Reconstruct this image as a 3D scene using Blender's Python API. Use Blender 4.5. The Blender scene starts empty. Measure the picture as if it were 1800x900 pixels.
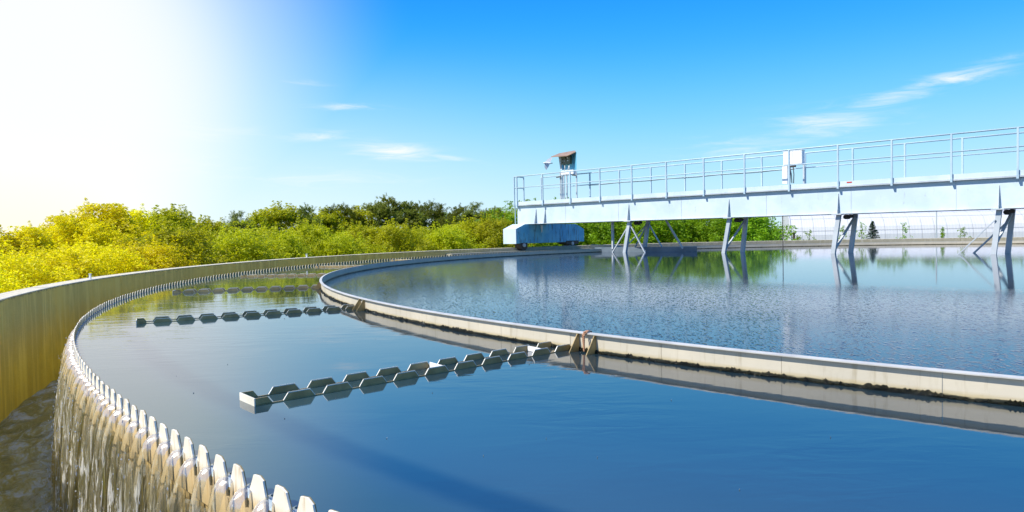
import bpy, math, random
from mathutils import Vector, Matrix
R = math.radians
random.seed(7)
scn = bpy.context.scene
col = scn.collection

# ------------------------------------------------------------------ camera
F, Y0, ROLL = 1228.6, 411.4, -0.01973
CAMZ = 0.81
PIT = math.atan2(450 - Y0, F)
cam_d = bpy.data.cameras.new('camera'); cam = bpy.data.objects.new('camera', cam_d); col.objects.link(cam)
cam_d.sensor_width = 36; cam_d.lens = 36 * F / 1800; cam_d.clip_start = 0.05; cam_d.clip_end = 20000
X_ = Vector((1, 0, 0)); U_ = Vector((0, math.sin(PIT), math.cos(PIT))); D_ = Vector((0, math.cos(PIT), -math.sin(PIT)))
right = math.cos(ROLL) * X_ + math.sin(ROLL) * U_
up = -math.sin(ROLL) * X_ + math.cos(ROLL) * U_
M = Matrix((right, up, -D_)).transposed().to_4x4(); M.translation = (0, 0, CAMZ)
cam.matrix_world = M
scn.camera = cam

# ------------------------------------------------------------------ sky and sun
SUN_EL, SUN_AZ = R(50), math.atan2(-0.93, -0.37)       # azimuth measured as atan2(x, y)
sun_dir = Vector((math.sin(SUN_AZ) * math.cos(SUN_EL), math.cos(SUN_AZ) * math.cos(SUN_EL), math.sin(SUN_EL)))
sd = bpy.data.lights.new('sun', 'SUN'); sd.energy = 4.8; sd.angle = R(0.5); sd.color = (1.0, 0.95, 0.86)
so = bpy.data.objects.new('sun', sd); col.objects.link(so); so.rotation_euler = sun_dir.to_track_quat('Z', 'Y').to_euler()
scn.view_settings.view_transform = 'Standard'; scn.view_settings.look = 'None'
scn.view_settings.exposure = 0.55; scn.view_settings.gamma = 1.0; scn.view_settings.use_curve_mapping = False

class NT:
    """small helper for node trees"""
    def __init__(s, nt): s.nt = nt; nt.nodes.clear()
    def n(s, t, **k):
        nd = s.nt.nodes.new(t)
        for a, b in k.items(): setattr(nd, a, b)
        return nd
    def put(s, sock, v):
        if v is None: return
        if hasattr(v, 'is_output'): s.nt.links.new(v, sock)
        elif isinstance(v, (tuple, list)) and len(v) == 3 and sock.type == 'RGBA': sock.default_value = (*v, 1)
        else: sock.default_value = v
    def m(s, op, a, b=None, c=None, clamp=False):
        nd = s.n('ShaderNodeMath', operation=op, use_clamp=clamp)
        s.put(nd.inputs[0], a)
        if b is not None: s.put(nd.inputs[1], b)
        if c is not None: s.put(nd.inputs[2], c)
        return nd.outputs[0]
    def step(s, v, a, b, o0=0.0, o1=1.0):
        nd = s.n('ShaderNodeMapRange', interpolation_type='SMOOTHSTEP')
        s.put(nd.inputs[0], v); nd.inputs[1].default_value = a; nd.inputs[2].default_value = b
        nd.inputs[3].default_value = o0; nd.inputs[4].default_value = o1
        return nd.outputs[0]
    def mix(s, f, a, b, mode='MIX'):
        nd = s.n('ShaderNodeMix', data_type='RGBA', blend_type=mode)
        s.put(nd.inputs[0], f); s.put(nd.inputs[6], a); s.put(nd.inputs[7], b)
        return nd.outputs[2]
    def noise(s, vec, scale, detail=3, rough=0.55, dist=0.0):
        nd = s.n('ShaderNodeTexNoise'); s.put(nd.inputs['Vector'], vec)
        nd.inputs['Scale'].default_value = scale; nd.inputs['Detail'].default_value = detail
        nd.inputs['Roughness'].default_value = rough; nd.inputs['Distortion'].default_value = dist
        return nd.outputs['Fac']
    def scl(s, vec, v):
        nd = s.n('ShaderNodeVectorMath', operation='MULTIPLY'); s.put(nd.inputs[0], vec); nd.inputs[1].default_value = v
        return nd.outputs[0]
    def xyz(s, vec):
        nd = s.n('ShaderNodeSeparateXYZ'); s.put(nd.inputs[0], vec); return nd.outputs
    def comb(s, x, y, z):
        nd = s.n('ShaderNodeCombineXYZ'); s.put(nd.inputs[0], x); s.put(nd.inputs[1], y); s.put(nd.inputs[2], z); return nd.outputs[0]
    def bump(s, h, strength, dist, nrm=None):
        nd = s.n('ShaderNodeBump'); s.put(nd.inputs['Strength'], strength); nd.inputs['Distance'].default_value = dist
        s.put(nd.inputs['Height'], h)
        if nrm is not None: s.put(nd.inputs['Normal'], nrm)
        return nd.outputs[0]

w = bpy.data.worlds.new('World'); scn.world = w; w.use_nodes = True
k = NT(w.node_tree)
sky = k.n('ShaderNodeTexSky', sky_type='NISHITA', sun_disc=False, sun_elevation=SUN_EL, sun_rotation=SUN_AZ)
sky.air_density = 1.0; sky.dust_density = 0.3; sky.ozone_density = 1.5
tc = k.n('ShaderNodeTexCoord').outputs['Generated']
vx, vy, vz = k.xyz(tc)
az = k.m('MULTIPLY', k.m('ARCTAN2', vx, vy), 57.2958)
el = k.m('MULTIPLY', k.m('ARCSINE', vz), 57.2958)
# clear-air colour from horizon to zenith
rmp = k.n('ShaderNodeValToRGB'); k.put(rmp.inputs[0], k.m('DIVIDE', k.m('MAXIMUM', el, 0.0), 60.0, clamp=True))
cr = rmp.color_ramp; cr.interpolation = 'B_SPLINE'
stops = [(0.0, (.64, .86, .97)), (.07, (.44, .77, .97)), (.15, (.17, .62, .98)), (.24, (.012, .40, 1.0)), (.34, (.0, .27, 1.0)), (1.0, (.001, .10, .52))]
cr.elements[0].position, cr.elements[0].color = stops[0][0], (*stops[0][1], 1)
cr.elements[1].position, cr.elements[1].color = stops[-1][0], (*stops[-1][1], 1)
for p, c in stops[1:-1]: e = cr.elements.new(p); e.color = (*c, 1)
clear = rmp.outputs[0]
# bright sky round the glare, high on the left
g0 = Vector((math.sin(R(-38)) * math.cos(R(10)), math.cos(R(-38)) * math.cos(R(10)), math.sin(R(10))))
dp = k.n('ShaderNodeVectorMath', operation='DOT_PRODUCT'); k.put(dp.inputs[0], tc); dp.inputs[1].default_value = g0
ang = k.m('MULTIPLY', k.m('ARCCOSINE', dp.outputs['Value']), 57.2958)
gl = k.m('POWER', k.step(ang, 31, 8), 1.2)
lowl = k.m('MULTIPLY', k.step(el, 17, 0), k.step(az, 14, -34))
gl = k.m('MAXIMUM', gl, k.m('MULTIPLY', lowl, .75))
c1 = k.mix(gl, clear, (.84, .95, 1.0))
c1 = k.mix(k.step(ang, 19, 8), c1, (.93, .94, .98))
c1 = k.mix(k.m('MULTIPLY', k.m('MULTIPLY', k.step(az, -22, -36), k.step(el, 9, 0)), .8), c1, (1.0, .95, .76))
# thin clouds
cv = k.comb(k.m('MULTIPLY', az, .055), k.m('MULTIPLY', el, .42), 0.0)
cn = k.noise(cv, 3.2, 8, .68, .9)
mask = None
for (a0, e0, sa, se, rot, s) in [(-12.9, 10.2, 3.0, .35, .0, .8), (-15.6, 7.9, 3.4, .45, .05, .8), (-9.5, 6.8, 4.2, .8, -.10, 1.0), (-5.0, 6.3, 3.6, .35, -.12, .7),
                           (-24, 8.0, 6, .8, .0, .6), (-27, 5.6, 8, .9, 0, .55), (24.5, 7.7, 4.6, 1.3, .02, .8), (28, 9.0, 3.4, .7, .10, .8), (32.3, 10.0, 3.8, .6, .12, .9), (20, 6.4, 6.5, 1.3, 0, .6),
                           (35, 10.9, 3.0, .3, .05, .5), (-15, 4.6, 9, 1.0, 0, .5), (-16, 11.9, 2.2, .3, 0, .45), (10, 5, 10, .8, 0, .25)]:
    da = k.m('SUBTRACT', az, a0); de = k.m('SUBTRACT', k.m('SUBTRACT', el, e0), k.m('MULTIPLY', da, rot))
    q = k.m('ADD', k.m('POWER', k.m('ABSOLUTE', k.m('DIVIDE', da, sa)), 2.0), k.m('POWER', k.m('ABSOLUTE', k.m('DIVIDE', de, se)), 2.0))
    v = k.m('MULTIPLY', k.m('EXPONENT', k.m('MULTIPLY', q, -1.0)), s)
    mask = v if mask is None else k.m('MAXIMUM', mask, v)
cl = k.m('MULTIPLY', k.step(k.m('ADD', cn, k.m('MULTIPLY', mask, .33)), .50, 1.02), k.m('MULTIPLY', mask, 1.0), clamp=True)
c2 = k.mix(cl, c1, (.95, .96, 1.0))
bg1 = k.n('ShaderNodeBackground'); k.put(bg1.inputs[0], c2); bg1.inputs[1].default_value = 0.76
bg2 = k.n('ShaderNodeBackground'); k.put(bg2.inputs[0], sky.outputs[0]); bg2.inputs[1].default_value = 0.10
mx = k.n('ShaderNodeMixShader'); mx.inputs[0].default_value = .08
k.nt.links.new(bg1.outputs[0], mx.inputs[1]); k.nt.links.new(bg2.outputs[0], mx.inputs[2])
wo = k.n('ShaderNodeOutputWorld'); k.nt.links.new(mx.outputs[0], wo.inputs[0])

# ------------------------------------------------------------------ dimensions of the tank
CX, CY = 12.1645, 15.3756
R_RING, R_WEIR, R_WALL, R_WALL2 = 15.80, 18.49, 19.33, 19.63
Z_TIP, Z_RIM, Z_WALL, Z_TROUGH, Z_GROUND = 0.060, 0.134, 0.217, -1.05, -0.9

def at(px, py, z):
    """ground point seen at a place in the photograph, at height z"""
    x = px - 900; y = 450 - py
    d = (right * x + up * y + D_ * F); t = (z - CAMZ) / d.z
    return Vector((d.x * t, d.y * t, z))
def atD(px, py, dist):
    x = px - 900; y = 450 - py
    d = (right * x + up * y + D_ * F)
    return Vector((0, 0, CAMZ)) + d * (dist / math.hypot(d.x, d.y))
def pol(r, a, z=0.0): return Vector((CX + r * math.cos(a), CY + r * math.sin(a), z))

# ------------------------------------------------------------------ tagging and mesh helpers
def tag(o, label=None, cat=None, group=None, kind=None):
    if label: o['label'] = label
    if cat: o['category'] = cat
    if group: o['group'] = group
    if kind: o['kind'] = kind
    return o
def empty(name, loc=(0, 0, 0), rz=0.0):
    o = bpy.data.objects.new(name, None); o.empty_display_size = .1; col.objects.link(o); o.location = loc; o.rotation_euler = (0, 0, rz); return o
class MB:
    def __init__(s): s.v = []; s.f = []
    def add(s, vs, fs):
        b = len(s.v); s.v += [tuple(v) for v in vs]; s.f += [tuple(i + b for i in f) for f in fs]; return s
    def prism(s, poly, A, B):
        """poly: list of (u,v); A,B map (u,v) to the two end faces"""
        n = len(poly); vs = [A(*p) for p in poly] + [B(*p) for p in poly]
        return s.add(vs, [tuple(range(n))[::-1], tuple(range(n, 2 * n))] + [(i, (i + 1) % n, n + (i + 1) % n, n + i) for i in range(n)])
    def box(s, c, h, ax=None):
        c = Vector(c); ax = ax or (Vector((1, 0, 0)), Vector((0, 1, 0)), Vector((0, 0, 1)))
        vs = [c + ax[0] * (h[0] * i) + ax[1] * (h[1] * j) + ax[2] * (h[2] * l) for l in (-1, 1) for j in (-1, 1) for i in (-1, 1)]
        return s.add(vs, [(0, 2, 3, 1), (4, 5, 7, 6), (0, 1, 5, 4), (2, 6, 7, 3), (0, 4, 6, 2), (1, 3, 7, 5)])
    def bar(s, a, b, wx, wy=None, ref=(0, 0, 1)):
        a = Vector(a); b = Vector(b); wy = wy or wx; d = (b - a); L = d.length; d.normalize()
        r = Vector(ref)
        if abs(d.dot(r)) > .98: r = Vector((bdir.x, bdir.y, 0))
        u = r.cross(d).normalized(); v = d.cross(u)
        return s.box((a + b) / 2, (wx / 2, wy / 2, L / 2), (u, v, d))
    def tube(s, pts, rad, n=8, cap=True):
        pts = [Vector(p) for p in pts]; rings = []
        rad = rad if isinstance(rad, (list, tuple)) else [rad] * len(pts)
        b = len(s.v); pu = None
        for i, p in enumerate(pts):
            d = (pts[min(i + 1, len(pts) - 1)] - pts[max(i - 1, 0)]).normalized()
            if pu is None: pu = d.orthogonal().normalized()
            u = (pu - d * pu.dot(d)).normalized(); pu = u; v = d.cross(u)
            for j in range(n):
                t = 2 * math.pi * j / n; s.v.append(tuple(p + (u * math.cos(t) + v * math.sin(t)) * rad[i]))
        for i in range(len(pts) - 1):
            for j in range(n):
                s.f.append((b + i * n + j, b + i * n + (j + 1) % n, b + (i + 1) * n + (j + 1) % n, b + (i + 1) * n + j))
        if cap: s.f.append(tuple(b + j for j in range(n))[::-1]); s.f.append(tuple(b + (len(pts) - 1) * n + j for j in range(n)))
        return s
    def arc(s, prof, a0, a1, n, close=False, center=None):
        """sweep closed profile [(r,z)] round the tank axis"""
        m = len(prof); b = len(s.v); cnt = n if close else n + 1
        cx, cy = center or (CX, CY)
        for i in range(cnt):
            a = a0 + (a1 - a0) * i / n
            for (r, z) in prof: s.v.append((cx + r * math.cos(a), cy + r * math.sin(a), z))
        for i in range(n):
            i2 = (i + 1) % cnt
            for j in range(m): s.f.append((b + i * m + j, b + i2 * m + j, b + i2 * m + (j + 1) % m, b + i * m + (j + 1) % m))
        if not close:
            s.f.append(tuple(b + j for j in range(m))); s.f.append(tuple(b + n * m + j for j in range(m))[::-1])
        return s
    def mesh(s, name, mat=None, smooth=False):
        me = bpy.data.meshes.new(name); me.from_pydata(s.v, [], s.f); me.update()
        if mat: me.materials.append(mat)
        if smooth:
            for p in me.polygons: p.use_smooth = True
        return me
    def build(s, name, mat, parent=None, smooth=False, fix=True, loc=None):
        me = s.mesh(name, mat, smooth)
        if fix:
            import bmesh
            bm = bmesh.new(); bm.from_mesh(me); bmesh.ops.recalc_face_normals(bm, faces=bm.faces); bm.to_mesh(me); bm.free()
        o = bpy.data.objects.new(name, me); col.objects.link(o); o.parent = parent
        if loc: o.location = loc
        return o
def link(name, me, parent=None, loc=(0, 0, 0), rot=(0, 0, 0), sc=None):
    o = bpy.data.objects.new(name, me); col.objects.link(o); o.parent = parent; o.location = loc; o.rotation_euler = rot
    if sc: o.scale = sc
    return o
def copy_tree(o, parent=None):
    c = o.copy(); col.objects.link(c); c.parent = parent
    for ch in list(o.children): copy_tree(ch, c)
    return c

# ------------------------------------------------------------------ materials
def mat(name):
    m = bpy.data.materials.new(name); m.use_nodes = True; q = NT(m.node_tree)
    out = q.n('ShaderNodeOutputMaterial'); p = q.n('ShaderNodeBsdfPrincipled'); q.nt.links.new(p.outputs[0], out.inputs[0])
    q.p = p; q.out = out; q.pos = q.n('ShaderNodeNewGeometry').outputs['Position']; q.obj = q.n('ShaderNodeTexCoord').outputs['Object']
    return m, q
def setp(q, **k):
    names = dict(base='Base Color', rough='Roughness', metal='Metallic', ior='IOR', nrm='Normal', alpha='Alpha', spec='Specular IOR Level', trans='Transmission Weight')
    for a, v in k.items(): q.put(q.p.inputs[names[a]], v)
def radius_node(q):
    x, y, z = q.xyz(q.pos)
    dx = q.m('SUBTRACT', x, CX); dy = q.m('SUBTRACT', y, CY)
    r = q.m('SQRT', q.m('ADD', q.m('MULTIPLY', dx, dx), q.m('MULTIPLY', dy, dy)))
    a = q.m('ARCTAN2', dy, dx)
    return x, y, z, r, a

def m_paint(name, c1, c2, rust=(.12, .055, .025), amount=.35, rough=.45, sc=1.0, cov=0.0):
    m, q = mat(name)
    n1 = q.noise(q.pos, 1.3 * sc, 5, .6); n2 = q.noise(q.scl(q.pos, (1, 1, .16)), 6 * sc, 5, .7); n3 = q.noise(q.pos, 22 * sc, 4, .7)
    b = q.mix(q.step(n1, .35, .65), c1, c2)
    st = q.m('MULTIPLY', q.step(n2, .60 - cov, .74 - cov), q.step(n3, .42 - cov, .62 - cov))
    b = q.mix(q.m('MULTIPLY', st, amount), b, rust)
    setp(q, base=b, rough=q.step(n3, .3, .7, rough - .1, rough + .15), nrm=q.bump(n3, .25, .004))
    return m
M_white = m_paint('white_bridge_paint', (.57, .67, .72), (.49, .60, .66), amount=.30, cov=.02)
M_rail = m_paint('pale_rail_paint', (.44, .57, .64), (.36, .49, .57), amount=.25)
M_leg = m_paint('grey_galvanised_steel', (.50, .54, .56), (.38, .43, .46), amount=.4, rough=.42)
M_blue = m_paint('weathered_shade_toned_blue_paint', (.07, .36, .56), (.15, .47, .63), rust=(.04, .05, .06), amount=.9, sc=1.4, cov=.09)
M_boxwhite = m_paint('cabinet_white_paint', (.80, .80, .79), (.74, .75, .75), amount=.05)
M_dark = m_paint('dark_rusty_steel', (.035, .03, .028), (.07, .045, .03), amount=.6, rough=.6)
M_plank = m_paint('orange_weathered_plywood', (.36, .24, .15), (.26, .17, .10), rust=(.1, .06, .04), amount=.6, sc=4)
M_gauge = m_paint('grey_instrument_panel', (.12, .13, .08), (.20, .20, .13), amount=.6, sc=6)
M_zinc = m_paint('weathered_zinc_plate', (.42, .30, .12), (.27, .19, .07), rust=(.08, .06, .02), amount=.5, rough=.4, sc=5)
M_rim = m_paint('grey_rim_steel', (.50, .49, .45), (.40, .39, .36), amount=.3, sc=4)
M_board = m_paint('shade_toned_board_steel', (.17, .21, .24), (.12, .16, .19), amount=.3, sc=2)  # dark blue-grey tone puts the bridge's shade into the skimmer board
M_lit_edge = m_paint('sunlit_steel_edge', (.78, .74, .62), (.66, .62, .50), amount=.2, sc=4)  # pale tone paints sunlight onto baffle tooth edges and end plates

def m_ring():
    m, q = mat('cream_steel_ring_paint'); x, y, z, r, a = radius_node(q)
    al = q.comb(q.m('MULTIPLY', a, 16.0), z, 0.0)
    n = q.noise(q.scl(al, (1, 1, 1)), 1.1, 5, .6); nf = q.noise(q.scl(al, (3, 30, 1)), 6, 5, .75); ns = q.noise(q.scl(al, (7, .7, 1)), 3, 4, .7)
    b = q.mix(q.step(n, .3, .7), (.58, .52, .40), (.47, .43, .34))
    b = q.mix(q.m('MULTIPLY', q.step(ns, .52, .74), .6), b, (.30, .25, .15))
    yl = q.step(q.m('ADD', z, q.m('MULTIPLY', nf, .03)), .062, .035)
    b = q.mix(q.m('MULTIPLY', yl, .55), b, (.40, .30, .10))
    blk = q.step(q.m('ADD', z, q.m('MULTIPLY', q.noise(q.scl(al, (1, 3, 1)), 9, 5, .75), .035)), .042, .032)
    b = q.mix(blk, b, (.012, .014, .006))
    sp = q.noise(q.scl(al, (1, 1, 1)), 40, 2, .5)
    b = q.mix(q.m('MULTIPLY', q.step(sp, .72, .78), .5), b, (.2, .14, .06))
    setp(q, base=b, rough=.5, nrm=q.bump(q.noise(q.pos, 60, 4), .15, .003)); return m
M_ring = m_ring()

def m_algae():
    m, q = mat('wet_black_algae'); n = q.noise(q.pos, 40, 4, .7)
    setp(q, base=q.mix(q.step(n, .4, .7), (.004, .005, .003), (.022, .022, .006)), rough=.10, nrm=q.bump(q.noise(q.pos, 170, 3, .6), 1.0, .02)); return m
M_algae = m_algae()

def m_concrete(name, flare_and_stain):
    m, q = mat(name); x, y, z, r, a = radius_node(q)
    al = q.comb(q.m('MULTIPLY', a, 19.0), z, r)
    n = q.noise(al, .55, 6, .65); nf = q.noise(al, 14, 6, .7); ns = q.noise(q.scl(al, (1, .07, 1)), 4.5, 6, .65); nb = q.noise(al, 80, 2, .6)
    b = q.mix(q.step(n, .3, .7), (.42, .39, .30), (.30, .28, .21))
    b = q.mix(q.m('MULTIPLY', q.step(ns, .46, .70), .4), b, (.46, .43, .34))
    b = q.mix(q.m('MULTIPLY', q.step(nf, .5, .75), .45), b, (.15, .14, .10))
    if flare_and_stain:
        # warm lens flare painted into the wall colour, strongest at left and towards the channel
        arc = q.step(q.m('ADD', x, q.m('MULTIPLY', n, 2.0)), 1.5, -4.0)
        low = q.step(q.m('ADD', z, q.m('MULTIPLY', ns, .5)), .35, -.5, .62, 1.0)
        b = q.mix(q.m('MULTIPLY', arc, low), b, q.mix(q.step(ns, .35, .7), (.90, .58, .008), (.92, .66, .05)))
        top = q.step(z, .208, .214)
        b = q.mix(q.m('MULTIPLY', q.m('MULTIPLY', q.step(ns, .60, .48), q.step(n, .62, .42)), .30), b, (.16, .13, .03))
        b = q.mix(q.m('MULTIPLY', q.step(q.m('ADD', z, q.m('MULTIPLY', nf, .10)), .235, .26), .7), b, (.12, .10, .05))
        b = q.mix(top, b, q.mix(q.step(nf, .42, .62), (.60, .55, .42), (.46, .42, .30)))
    setp(q, base=b, rough=.85, nrm=q.bump(q.m('ADD', nf, q.m('MULTIPLY', nb, .5)), .5, .012)); return m
M_wall = m_concrete('flare_tinted_stained_wall', True)
M_conc = m_concrete('light_concrete', False)

def m_weirwall():
    m, q = mat('slimy_weir_wall'); x, y, z, r, a = radius_node(q)
    al = q.comb(q.m('MULTIPLY', a, 18.5), z, 0.0)
    ns = q.noise(q.scl(al, (1, .03, 1)), 34, 4, .6); nf = q.noise(al, 25, 4, .7)
    b = q.mix(q.step(ns, .42, .56), (.05, .045, .010), (.40, .33, .10))
    b = q.mix(q.step(ns, .55, .60), b, (.20, .24, .012))
    b = q.mix(q.m('MULTIPLY', q.step(nf, .5, .7), .6), b, (.09, .075, .03))
    b = q.mix(q.step(q.m('ADD', z, q.m('MULTIPLY', ns, .6)), -.02, .14), b, (.46, .34, .15))
    setp(q, base=b, rough=.35, nrm=q.bump(nf, .5, .01)); return m
M_weirwall = m_weirwall()
def m_tooth():
    m, q = mat('sun_bleached_weir_plate')
    x, y, z, r_, a_ = radius_node(q); nf = q.noise(q.pos, 60, 4, .7); ns = q.noise(q.scl(q.pos, (1, 1, .12)), 40, 4, .6)
    b = q.mix(q.step(z, .0, -.05), (.80, .74, .60), (.66, .50, .27)); b = q.mix(q.step(q.m('ADD', z, q.m('MULTIPLY', ns, .08)), .0, -.12), b, (.48, .36, .17))
    b = q.mix(q.m('MULTIPLY', q.step(ns, .52, .7), .6), b, (.46, .30, .12))
    b = q.mix(q.m('MULTIPLY', q.step(nf, .6, .75), .35), b, (.2, .14, .06))
    b = q.mix(q.step(r_, R_WEIR + .006, R_WEIR + .003), b, q.mix(nf, (.16, .12, .04), (.28, .22, .09)))   # darker olive on the side towards the water
    setp(q, base=b, rough=.5, nrm=q.bump(nf, .3, .002)); return m
M_tooth = m_tooth()

def m_jet(name, dens):
    m, q = mat(name); x, y, z, r, a = radius_node(q)
    al = q.comb(q.m('MULTIPLY', a, 18.5), z, q.m('MULTIPLY', r, 1.0))
    ns = q.noise(q.scl(al, (1, .022, 1)), 95, 3, .6); nl = q.noise(q.scl(al, (1, .06, 1)), 60, 5, .68)
    foam = q.m('MULTIPLY', q.step(nl, .515, .575), q.step(z, -.02, -.4, .25, 1.0))
    alpha = q.m('ADD', q.m('MULTIPLY', q.step(ns, .54, .66), .35), q.m('MULTIPLY', foam, .9), clamp=True)
    alpha = q.m('MULTIPLY', q.m('ADD', alpha, .05), dens, clamp=True)
    setp(q, base=q.mix(foam, (.74, .68, .44), (.98, .97, .90)), rough=.12, ior=1.33, spec=1.0, alpha=alpha,
         nrm=q.bump(q.m('ADD', ns, nl), q.step(z, -.05, -.3, .1, .8), .012))
    # clear water keeps its gloss where it lets the wall show
    gl = q.n('ShaderNodeBsdfGlossy'); gl.inputs['Roughness'].default_value = .13
    q.put(gl.inputs['Normal'], q.bump(q.m('ADD', ns, nl), q.step(z, -.05, -.3, .1, .8), .012)); q.put(gl.inputs['Color'], (1, 1, 1))
    lw = q.n('ShaderNodeLayerWeight'); lw.inputs[0].default_value = .25
    mx = q.n('ShaderNodeMixShader'); q.put(mx.inputs[0], q.m('ADD', q.m('MULTIPLY', lw.outputs['Fresnel'], 1.2), .22, clamp=True))
    q.nt.links.new(q.p.outputs[0], mx.inputs[1]); q.nt.links.new(gl.outputs[0], mx.inputs[2]); q.nt.links.new(mx.outputs[0], q.out.inputs[0])
    return m
M_jet = m_jet('falling_clear_water', 1.0)
M_film = m_jet('falling_water_film', .45)

def m_water_outer():
    m, q = mat('still_settled_water'); x, y, z, r, a = radius_node(q)
    big = q.noise(q.pos, .35, 3, .5); mid = q.noise(q.pos, 1.2, 3, .5)
    # colour bands by radius; the dark one is a shadow painted inside the weir
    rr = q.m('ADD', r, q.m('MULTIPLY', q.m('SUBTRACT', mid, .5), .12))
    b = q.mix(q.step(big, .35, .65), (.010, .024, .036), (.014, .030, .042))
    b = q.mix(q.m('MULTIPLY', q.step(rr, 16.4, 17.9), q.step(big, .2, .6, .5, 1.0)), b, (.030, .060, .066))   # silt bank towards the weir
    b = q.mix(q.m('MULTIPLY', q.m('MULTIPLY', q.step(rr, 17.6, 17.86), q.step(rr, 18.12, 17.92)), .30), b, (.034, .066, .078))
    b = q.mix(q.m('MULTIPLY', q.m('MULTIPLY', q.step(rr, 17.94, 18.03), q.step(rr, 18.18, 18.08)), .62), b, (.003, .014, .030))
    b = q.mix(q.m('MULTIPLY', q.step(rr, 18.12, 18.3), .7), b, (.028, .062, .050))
    wv = q.noise(q.scl(q.pos, (.6, 1.6, 1)), 5.0, 4, .55, .4)
    patch = q.step(q.noise(q.pos, .45, 3, .6), .45, .62, .12, 1.0)
    fine = q.noise(q.pos, 38, 2, .5)
    h = q.m('ADD', q.m('MULTIPLY', wv, patch), q.m('MULTIPLY', fine, .02))
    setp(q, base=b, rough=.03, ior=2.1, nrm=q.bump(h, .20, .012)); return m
M_wout = m_water_outer()
def m_water_inner():
    m, q = mat('stippled_basin_water'); x, y, z, r, a = radius_node(q)
    wob = q.m('MULTIPLY', q.m('SUBTRACT', q.noise(q.pos, .5, 3, .6), .5), 3.0)
    calm = q.m('MINIMUM', q.step(q.m('ADD', x, q.m('MULTIPLY', wob, .4)), 1.6, 3.0), q.step(q.m('ADD', q.m('ADD', x, y), wob), 11.8, 15.6))
    v = q.n('ShaderNodeTexVoronoi', feature='SMOOTH_F1'); q.put(v.inputs['Vector'], q.scl(q.pos, (1, .32, 1))); v.inputs['Scale'].default_value = 62
    v2 = q.n('ShaderNodeTexVoronoi', feature='SMOOTH_F1'); q.put(v2.inputs['Vector'], q.scl(q.pos, (1, .32, 1))); v2.inputs['Scale'].default_value = 36
    n2 = q.noise(q.scl(q.pos, (1, .5, 1)), 90, 2, .6)
    dots = q.m('ADD', q.step(v.outputs[0], .34, .05), q.m('MULTIPLY', q.step(v2.outputs[0], .30, .04), 1.6))
    thin = q.step(q.noise(q.pos, 1.1, 4, .6), .30, .55, .45, 1.0)
    h = q.m('ADD', q.m('MULTIPLY', dots, thin), q.m('MULTIPLY', n2, .12))
    st = q.m('SUBTRACT', 1.0, q.m('MULTIPLY', calm, .99))
    b = q.mix(q.step(q.noise(q.pos, .4, 3), .35, .65), (.002, .012, .038), (.003, .017, .048))
    setp(q, base=b, rough=.05, ior=1.5, nrm=q.bump(h, q.m('MULTIPLY', st, .9), .0036)); return m
M_win = m_water_inner()
def m_trough():
    m, q = mat('turbulent_channel_water'); x, y, z, r, a = radius_node(q)
    al = q.comb(q.m('MULTIPLY', a, 19.0), r, 0.0)
    n = q.noise(q.scl(al, (.8, 2.2, 1)), 2.6, 7, .68, 1.2); f = q.noise(q.scl(al, (1, 2.5, 1)), 9, 5, .7, .8)
    fo = q.m('MULTIPLY', q.step(n, .47, .60), q.step(f, .38, .56))
    nearw = q.m('MULTIPLY', q.step(r, 18.95, 18.62), q.step(f, .35, .6))
    b = q.mix(q.step(n, .35, .6), (.30, .24, .03), (.50, .42, .10))
    b = q.mix(q.m('MULTIPLY', fo, .85), b, (.62, .66, .58)); b = q.mix(q.m('MULTIPLY', nearw, .6), b, (.62, .68, .66))
    setp(q, base=b, rough=.12, ior=1.33, nrm=q.bump(q.m('ADD', n, q.m('MULTIPLY', f, .6)), .9, .05)); return m
M_trough = m_trough()
def m_ground():
    m, q = mat('rough_grass_ground'); n = q.noise(q.pos, .3, 6, .7); f = q.noise(q.pos, 8, 5, .7)
    b = q.mix(q.step(n, .35, .65), (.055, .085, .015), (.10, .11, .03)); b = q.mix(q.step(f, .5, .75), b, (.13, .12, .06))
    setp(q, base=b, rough=.9, nrm=q.bump(f, .8, .08)); return m
M_ground = m_ground()
def m_leaf(name, a, b_, c, tr):
    m, q = mat(name)
    rnd = q.n('ShaderNodeObjectInfo').outputs['Random']
    n = q.noise(q.obj, 1.8, 3, .6); f = q.noise(q.obj, 16, 2, .6)
    base = q.mix(q.step(n, .35, .65), a, b_); base = q.mix(q.m('MULTIPLY', q.step(f, .5, .72), .8), base, c)
    hs = q.n('ShaderNodeHueSaturation'); q.put(hs.inputs['Color'], base)
    q.put(hs.inputs['Hue'], q.m('ADD', .488, q.m('MULTIPLY', rnd, .024))); q.put(hs.inputs['Value'], q.m('ADD', .78, q.m('MULTIPLY', rnd, .42)))
    setp(q, base=hs.outputs[0], rough=.5, spec=.35)
    t = q.n('ShaderNodeBsdfTranslucent'); q.put(t.inputs[0], q.mix(.5, hs.outputs[0], c))
    mx = q.n('ShaderNodeMixShader'); mx.inputs[0].default_value = tr
    q.nt.links.new(q.p.outputs[0], mx.inputs[1]); q.nt.links.new(t.outputs[0], mx.inputs[2]); q.nt.links.new(mx.outputs[0], q.out.inputs[0])
    return m
M_leafY = m_leaf('flare_tinted_leaves', (.74, .66, .003), (.82, .73, .004), (.90, .84, .010), .55)  # warm flare over the left trees is put into their leaf colour
M_leafYG = m_leaf('yellow_green_leaves', (.40, .43, .005), (.50, .52, .007), (.64, .64, .012), .5)
M_leafG = m_leaf('bright_green_leaves', (.17, .32, .006), (.25, .42, .008), (.38, .54, .012), .45)
M_needle = m_leaf('olive_pine_needles', (.13, .17, .012), (.19, .23, .018), (.32, .33, .04), .3)
M_spruce = m_leaf('dark_spruce_needles', (.015, .05, .02), (.02, .065, .025), (.03, .08, .03), .12)
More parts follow.
